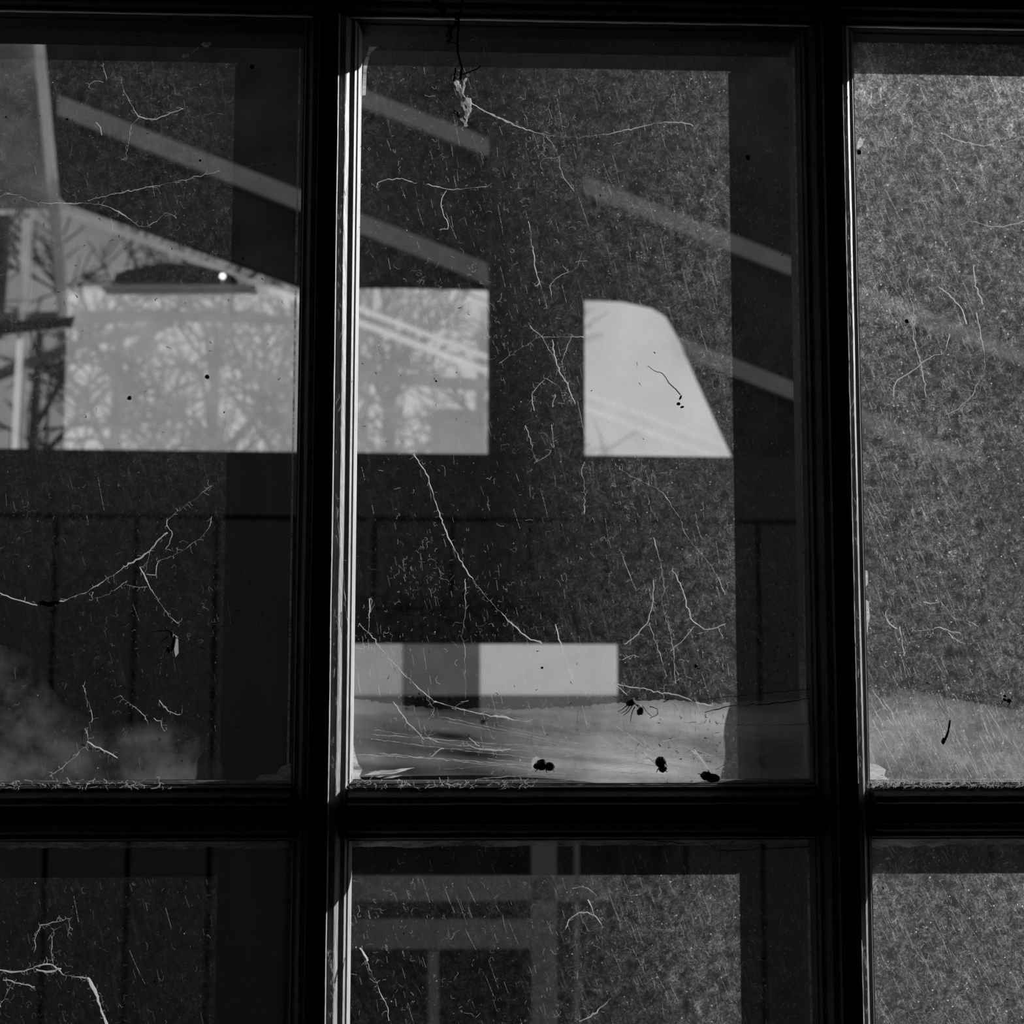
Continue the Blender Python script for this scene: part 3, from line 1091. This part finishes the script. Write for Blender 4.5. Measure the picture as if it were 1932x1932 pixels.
cobweb('straight hair right of the dropping thread, right pane', [([(1836, 500), (1842, 540), (1855, 574)], 3)])
cobweb('kinked thread rising to the right, right pane', [
    ([(1686, 750), (1690, 722), (1700, 712), (1715, 705), (1738, 686), (1758, 672), (1782, 664), (1788, 640), (1792, 630)], 2.6)])
cobweb('curved thread bowing like a hook in the right pane', [
    ([(1842, 590), (1850, 630), (1856, 665), (1856, 700), (1846, 722), (1830, 750), (1805, 772), (1785, 782)], 2.6)], fuzz=.35)
cobweb('tangle of short threads low in the right pane above its sheet web', [
    ([(1742, 1136), (1755, 1140), (1775, 1136), (1790, 1155), (1806, 1170), (1822, 1170), (1846, 1182)], 2.8), ([(1720, 1190), (1752, 1188), (1775, 1183), (1795, 1192), (1812, 1194)], 3.2),
    ([(1790, 1195), (1805, 1208), (1822, 1215)], 2.4), ([(1697, 1182), (1702, 1210), (1706, 1238)], 3.4), ([(1670, 1155), (1678, 1178), (1692, 1186)], 3)], fuzz=.7)
cobweb('thick dust-laden cobweb hanging in the lower left pane', [
    ([(-10, 1826), (25, 1834), (60, 1828), (88, 1818), (108, 1826), (118, 1838), (140, 1842), (166, 1845)], 4), ([(70, 1830), (95, 1832), (115, 1828)], 5),
    ([(166, 1845), (178, 1868), (188, 1895), (198, 1925), (210, 1950)], 8), ([(75, 1746), (100, 1741), (130, 1733)], 1.8), ([(100, 1815), (97, 1780), (99, 1752)], 1.2),
    ([(75, 1746), (66, 1775), (66, 1792)], 1.1), ([(133, 1735), (129, 1760)], .9), ([(5, 1848), (35, 1855), (65, 1862)], 2.2),
    ([(0, 1900), (22, 1855)], 2)], fuzz=.9)
cobweb('arched branching thread at the top of the lower middle pane', [
    ([(1067, 1750), (1078, 1732), (1094, 1722), (1120, 1726), (1138, 1752)], 3), ([(1108, 1696), (1116, 1712), (1121, 1728)], 3.6), ([(1094, 1724), (1106, 1750), (1112, 1757)], 2.4),
    ([(1080, 1677), (1100, 1673), (1115, 1680), (1125, 1690)], 2.4)])
cobweb('short slanting thread near the bottom edge of the lower middle pane', [([(1094, 1926), (1120, 1914), (1132, 1900), (1146, 1890)], 3.6)])
cobweb('white smudge-like web at the left of the lower middle pane', [([(680, 1788), (688, 1800), (694, 1813)], 8), ([(690, 1812), (712, 1860), (730, 1900), (734, 1926)], 2)])
cobweb('slack threads coloured dark for the shadow, crossing the lower right corner of the middle pane', [
    ([(1250, 1340), (1320, 1322), (1400, 1312), (1530, 1300)], 1.6), ([(1330, 1345), (1380, 1332), (1450, 1328), (1532, 1318)], 2.6), ([(1290, 1362), (1400, 1368), (1528, 1366)], 1.2)],
    'leafblack', Y=-.012)  # unlit silk; the shadow over it is put into its colour
cobweb('dark thread sagging under the cross bar over the lower middle pane', [
    ([(1200, 1583), (1290, 1592), (1360, 1604), (1430, 1602), (1530, 1597)], 2.6), ([(1358, 1602), (1360, 1625)], 1.6), ([(1370, 1602), (1385, 1586)], 1.6), ([(1345, 1598), (1320, 1584)], 1.2)],
    'leafblack', Y=-.014)
cobweb('thin thread beside the outer edge of the left moulding', [([(636, 960), (640, 1010), (648, 1080), (652, 1150), (660, 1205)], 2)], Y=-.021, fuzz=.1)


# sheet webs: slightly billowing skins of silk in front of the glass
def sheet(label, top, bot, mt, Y0=-.0025, Y1=-.0075, nx=160, nz=26, seed=1, edge=.35, extra=(), shape=None):
    rnd = random.Random(seed)

    def ev(c, x):
        for (xa, ya), (xb, yb) in zip(c, c[1:]):
            if xa <= x <= xb:
                return ya+(yb-ya)*(x-xa)/(xb-xa)
        return c[-1][1]
    vs, fs, th = [], [], []
    xs = [top[0][0]+(top[-1][0]-top[0][0])*i/nx for i in range(nx+1)]
    for x in xs:
        ya, yb = ev(top, x), ev(bot, x)
        for k in range(nz+1):
            t = k/nz
            Y = Y0+(Y1-Y0)*t+.0015*math.sin(x*.021+t*5)*math.sin(t*math.pi)
            vs.append(at(x, ya+(yb-ya)*t+(rnd.uniform(-2, 2) if k == 0 else 0), Y))
            w = min(1, edge+t*3)
            if shape:
                w *= shape(x, ya+(yb-ya)*t)
            th.append(max(0, w))
    for i in range(nx):
        for k in range(nz):
            a = i*(nz+1)+k
            fs.append((a, a+1, a+nz+2, a+nz+1))
    o = mesh('sheet_web', vs, fs, mt, None, True)
    att = o.data.attributes.new('thick', 'FLOAT', 'POINT')
    att.data.foreach_set('value', th)
    tag(o, label, 'cobweb')
    mb = MB()
    for pts, r in extra:
        p = wob(pts, (Y1-.001, Y1-.002), rnd, .6, 8)
        mb.tube(p, [r*.00007*rnd.uniform(.2, 1.3) for _ in p], 4)
    if extra:
        mb.build('silk_strand', 'silk', o)
    return o


fan = []
rnd = random.Random(77)
for k in range(15):
    t = k/14
    x0_, y0_ = rnd.uniform(676, 1000), 1345+125*t**1.1
    fan.append(([(x0_, y0_), ((x0_+1330)/2, (y0_+1462)/2-8+rnd.uniform(-10, 14)), (rnd.uniform(1180, 1420), 1440+rnd.uniform(-20, 26))], rnd.uniform(.8, 2.2)))
for k in range(9):
    x0_ = rnd.uniform(1060, 1300)
    fan.append(([(x0_, rnd.uniform(1350, 1430)), (x0_+rnd.uniform(40, 120), rnd.uniform(1400, 1450)), (x0_+rnd.uniform(60, 180), rnd.uniform(1440, 1468))], rnd.uniform(1, 2.4)))
fan += [([(1305, 1415), (1325, 1435), (1338, 1452)], 6), ([(1310, 1413), (1330, 1440)], 4), ([(1215, 1420), (1240, 1445)], 6), ([(1210, 1415), (1235, 1440)], 4),
        ([(1250, 1398), (1300, 1390), (1358, 1382)], 4.5), ([(676, 1423), (800, 1430), (900, 1440), (1000, 1452), (1100, 1462)], 2.4)]


def foot(x, y):
    """how thick the big sheet web is: torn and thin at the left, matted towards the right"""
    w = .55+.5*min(1, max(0, (x-880)/260))
    for (cx, cy, rx, ry, a) in ((850, 1389, 62, 9, -.55), (905, 1424, 110, 10, -.55), (880, 1345, 90, 14, -.35), (760, 1455, 110, 12, -.40), (960, 1462, 150, 9, -.45),
                                (1110, 1432, 90, 9, -.22), (1330, 1405, 40, 22, -.40), (1070, 1330, 70, 14, -.25),
                                (1270, 1375, 90, 22, .35), (1140, 1425, 160, 6, .45), (1150, 1448, 120, 8, .5), (700, 1425, 40, 22, .25), (1220, 1455, 70, 14, .3), (1320, 1352, 60, 14, .2)):
        yy = cy+(x-cx)*.10
        d = ((x-cx)/rx)**2+((y-yy)/ry)**2
        w += a*math.exp(-d)
    return w


sheet('broad bright sheet web filling the foot of the middle pane',
      [(664, 1318), (760, 1330), (830, 1338), (900, 1336), (985, 1338), (1100, 1332), (1150, 1328), (1200, 1322), (1260, 1320), (1340, 1328), (1420, 1322), (1528, 1318)],
      [(664, 1466), (900, 1462), (1060, 1470), (1180, 1483), (1280, 1482), (1350, 1470), (1528, 1468)], 'sheet', seed=3, extra=fan, edge=.55, shape=foot)
fan = []
for k in range(46):
    x0_ = rnd.uniform(1640, 1920)
    y0_ = 1292+(x0_-1640)*.16+rnd.uniform(0, 110)
    q = rnd.uniform(.2, 1.1)
    sl = rnd.uniform(.45, .9)
    fan.append(([(x0_, y0_), (x0_+30*q*sl, y0_+38*q), (x0_+64*q*sl+rnd.uniform(-4, 4), y0_+80*q)], rnd.uniform(.6, 2.6)))
sheet('matted sheet web across the foot of the right pane',
      [(1612, 1282), (1640, 1284), (1690, 1296), (1760, 1310), (1850, 1328), (1990, 1350)], [(1612, 1482), (1800, 1484), (1990, 1484)], 'sheet_right', seed=5, extra=fan, edge=.7)
sheet('faint wispy sheet web low in the left pane',
      [(-60, 1190), (60, 1240), (120, 1330), (200, 1365), (320, 1360), (420, 1400)], [(-60, 1474), (200, 1472), (420, 1470)], 'sheet_thin', seed=6, edge=.1)


# ------------------------------------------------------------------ dead insects and debris
def px_r(n):
    return n*D0/F


def insect(name, label, cat, parts, legs, Y=-.008, mt='black', seed=1, wings=()):
    """parts: (px, py, rx, ry, tilt) lumps in photograph pixels; legs: polylines"""
    root = tag(empty(name, at(parts[0][0], parts[0][1], Y)), label, cat)
    o = root.location
    mb = MB()
    for i, (x, y, rx, ry, ti) in enumerate(parts):
        R = Matrix.Rotation(math.radians(ti), 3, 'Y')
        mb.blob(at(x, y, Y)-o, (px_r(rx), px_r(min(rx, ry))*.8, px_r(ry)), seed*10+i, .14, 12, 8, R)
    mb.build('body', mt, root, True)
    rnd = random.Random(seed)
    for l in legs:
        q = MB()
        pts = [p-o for p in wob(l, (Y, Y-.001), rnd, .25, 5)]
        q.tube(pts, px_r(1.1), 5, taper=.5)
        q.build('leg', mt, root)
    for wv in wings:
        vs = [at(x, y, Y+.0004)-o for x, y in wv]
        mesh('wing', vs, [tuple(range(len(vs)))], 'fibre', root)
    return root


insect('dead_spider', 'dead black spider with curled legs on the bright sheet web', 'spider',
       [(1190, 1326, 9, 6, -15), (1208, 1342, 6, 8, 40)],
       [[(1184, 1330), (1176, 1337), (1166, 1343)], [(1192, 1332), (1186, 1342), (1176, 1350)], [(1198, 1333), (1192, 1345), (1189, 1362)],
        [(1200, 1330), (1207, 1336), (1210, 1348)], [(1213, 1332), (1222, 1345), (1230, 1352)], [(1226, 1333), (1240, 1338), (1241, 1347), (1226, 1355)],
        [(1198, 1328), (1206, 1332), (1212, 1340)], [(1188, 1330), (1182, 1340), (1172, 1346)]], Y=-.010)
insect('dead_fly', 'black dead fly wrapped in pale silk on the sheet web, left of the other', 'fly',
       [(1022, 1443, 10, 10, 0), (1037, 1446, 9, 8, 0), (1013, 1446, 7, 5, 20)], [[(1015, 1450), (1010, 1456)], [(1030, 1452), (1032, 1458)], [(1042, 1450), (1046, 1456)]],
       Y=-.011, seed=3, wings=[[(1003, 1452), (1003, 1434), (1012, 1426), (1022, 1432), (1018, 1446)]])
insect('dead_fly', 'round black dead fly standing upright in the sheet web under the spider', 'fly',
       [(1246, 1438, 10, 10, 0), (1250, 1450, 8, 7, 20)], [[(1252, 1454), (1260, 1456)], [(1242, 1450), (1238, 1458)], [(1255, 1440), (1259, 1446)]],
       Y=-.011, seed=4)
insect('dead_beetle', 'black beetle lying on the cross bar at the end of the sheet web', 'beetle',
       [(1332, 1464, 10, 8, 0), (1345, 1468, 12, 8, 0)], [[(1325, 1462), (1316, 1459)], [(1350, 1462), (1358, 1466)], [(1338, 1458), (1336, 1452)]], Y=-.018, seed=5)
insect('insect_husk', 'long dark husk hung in the cobweb of the left pane', 'insect',
       [(88, 1139, 17, 5, 8), (103, 1136, 10, 3.5, 5)], [[(76, 1138), (86, 1128)], [(105, 1134), (116, 1136)]], Y=-.006, seed=6)
insect('crane_fly', 'dangling dead crane fly with trailing legs low in the left pane', 'insect',
       [(324, 1196, 3, 5, 0), (327, 1214, 4, 15, 8), (318, 1226, 3, 8, -25)],
       [[(324, 1196), (308, 1180), (291, 1170)], [(320, 1220), (305, 1245), (301, 1276)], [(325, 1222), (327, 1245), (331, 1265)], [(330, 1202), (360, 1215), (389, 1226)],
        [(322, 1190), (300, 1190), (282, 1193)], [(318, 1200), (300, 1215)]], Y=-.006, seed=7,
       wings=[[(326, 1195), (336, 1202), (337, 1232), (331, 1240), (327, 1215)]])
insect('dead_fly', 'small black dead fly in the web of the right pane near the edge', 'fly',
       [(1904, 1322, 5, 4, 0), (1896, 1320, 4, 3, 30), (1896, 1313, 3, 2.5, 0)], [[(1893, 1322), (1888, 1330)], [(1905, 1326), (1900, 1334)], [(1908, 1318), (1910, 1312)]], Y=-.007, seed=8)
insect('seed_husk', 'slender black seed husk with a swollen lower end, foot of the right pane', 'seed',
       [(1786, 1388, 2.4, 15, 22), (1791, 1368, 2.2, 10, 12), (1780, 1398, 4, 6, 12)], [], Y=-.010, seed=9)
insect('insect_husk', 'small curved black husk in the right part of the sunlit opening', 'insect',
       [(1280, 762, 4, 3, 0), (1284, 750, 2, 5, 25), (1287, 768, 4, 2, -20)], [[(1284, 745), (1275, 735), (1262, 722), (1250, 705), (1235, 700), (1222, 690)]], Y=-.003, seed=10)
insect('dead_gnat', 'tiny black gnat right of the black frame, above the spider', 'gnat',
       [(1313, 1256, 4, 3, -40), (1318, 1261, 1.5, 4, -45)], [], Y=-.003, seed=12)
for x, y, r, lab in ((244, 751, 4.2, 'round black dirt spot low left in the sunlit left pane'), (391, 711, 4.2, 'round black dirt spot right of centre in the sunlit left pane'),
                     (475, 126, 4.5, 'round black dirt spot high at the right of the left pane'), (1411, 297, 5, 'round black dirt spot in the shaded strip of the middle pane'),
                     (918, 1358, 4, 'round black dirt spot just under the bent bright thread'), (823, 719, 2, 'tiny black dirt spot in the opening left of the post'),
                     (1711, 606, 4, 'black dirt spot left of the crooked thread, right pane'), (1621, 287, 5, 'black dirt spot by the moulding, top of the right pane')):
    mb = MB()
    mb.blob(at(x, y, -.0012), (px_r(r), .0005, px_r(r)), int(x), .2, 10, 6)
    tag(mb.build('dirt_spot', 'black', smooth=True), lab, 'dirt', 'round dirt spots')

# hanging twig with leaf scraps and a silk cocoon
tw = tag(empty('hanging_twig', at(865, 60, -.022)), 'dark dry twig with leaf scraps hanging from the top rail in the middle pane', 'twig')
o0 = tw.location
mb = MB()
rnd = random.Random(9)
for l, r in (([(876, -30), (872, 5), (866, 40), (863, 80), (865, 105), (872, 128)], 2.2), ([(872, 140), (885, 136), (900, 130), (907, 124)], 1.2),
             ([(860, 128), (858, 148)], 1.6), ([(862, 85), (852, 78), (846, 82)], 1.3), ([(872, 128), (868, 150)], 2.4)):
    mb.tube([p-o0 for p in wob(l, -.022, rnd, .5, 6)], px_r(r), 6)
mb.build('stem', 'leafblack', tw)
for cxp, cyp, s in ((848, 66, 10), (846, 80, 6), (830, 20, 13), (822, 5, 11), (862, 30, 9), (860, 45, 7), (858, 150, 5), (871, 152, 5), (865, 216, 7), (858, 212, 4), (850, 52, 9)):
    q = MB()
    vs = []
    n = 9
    for k in range(n):
        a = 6.283*k/n
        rr = s*rnd.uniform(.55, 1.15)
        vs.append(at(cxp+math.cos(a)*rr*.8, cyp+math.sin(a)*rr, -.022+rnd.uniform(-.001, .001))-o0)
    ce = at(cxp, cyp, -.0235)-o0
    cb = at(cxp, cyp, -.0215)-o0
    q.v = [tuple(v) for v in vs]+[tuple(ce), tuple(cb)]
    q.f = [(k, (k+1) % n, n) for k in range(n)]+[((k+1) % n, k, n+1) for k in range(n)]
    q.build('leaf_scrap', 'leafblack', tw)
co = MB()
for l, r in (([(860, 152), (866, 168), (872, 180), (876, 192)], 4.5), ([(866, 160), (870, 175), (878, 190), (884, 200)], 3), ([(876, 160), (874, 178), (877, 188)], 2.4),
             ([(878, 185), (885, 195), (882, 210), (878, 222)], 3.6), ([(872, 185), (874, 200), (880, 214)], 3), ([(870, 222), (876, 232), (880, 238)], 2.8),
             ([(884, 200), (888, 203), (882, 218), (880, 230)], 2), ([(879, 146), (877, 152), (874, 165)], 2.4), ([(870, 190), (872, 200)], 2)):
    p = wob(l, -.016, rnd, .9, 4)
    co.tube(p, [px_r(r)*rnd.uniform(.6, 1.3) for _ in p], 6)
co.blob(at(883, 141, -.016), (px_r(3), px_r(3), px_r(3)), 3, .1)
tag(co.build('silk_cocoon', 'cocoon'), 'ragged pale silk cocoon hanging below the dark twig', 'cocoon')
cw = MB()
for l, r in (([(345, 107), (356, 104)], 3.5), ([(362, 100), (375, 88)], 1.2), ([(384, 84), (396, 84)], 5)):
    cw.tube(wob(l, -.016, rnd, 1, 3), px_r(r), 6)
tag(cw.build('silk_tuft', 'cocoon'), 'small pale silk tufts near the top of the left pane', 'cobweb')
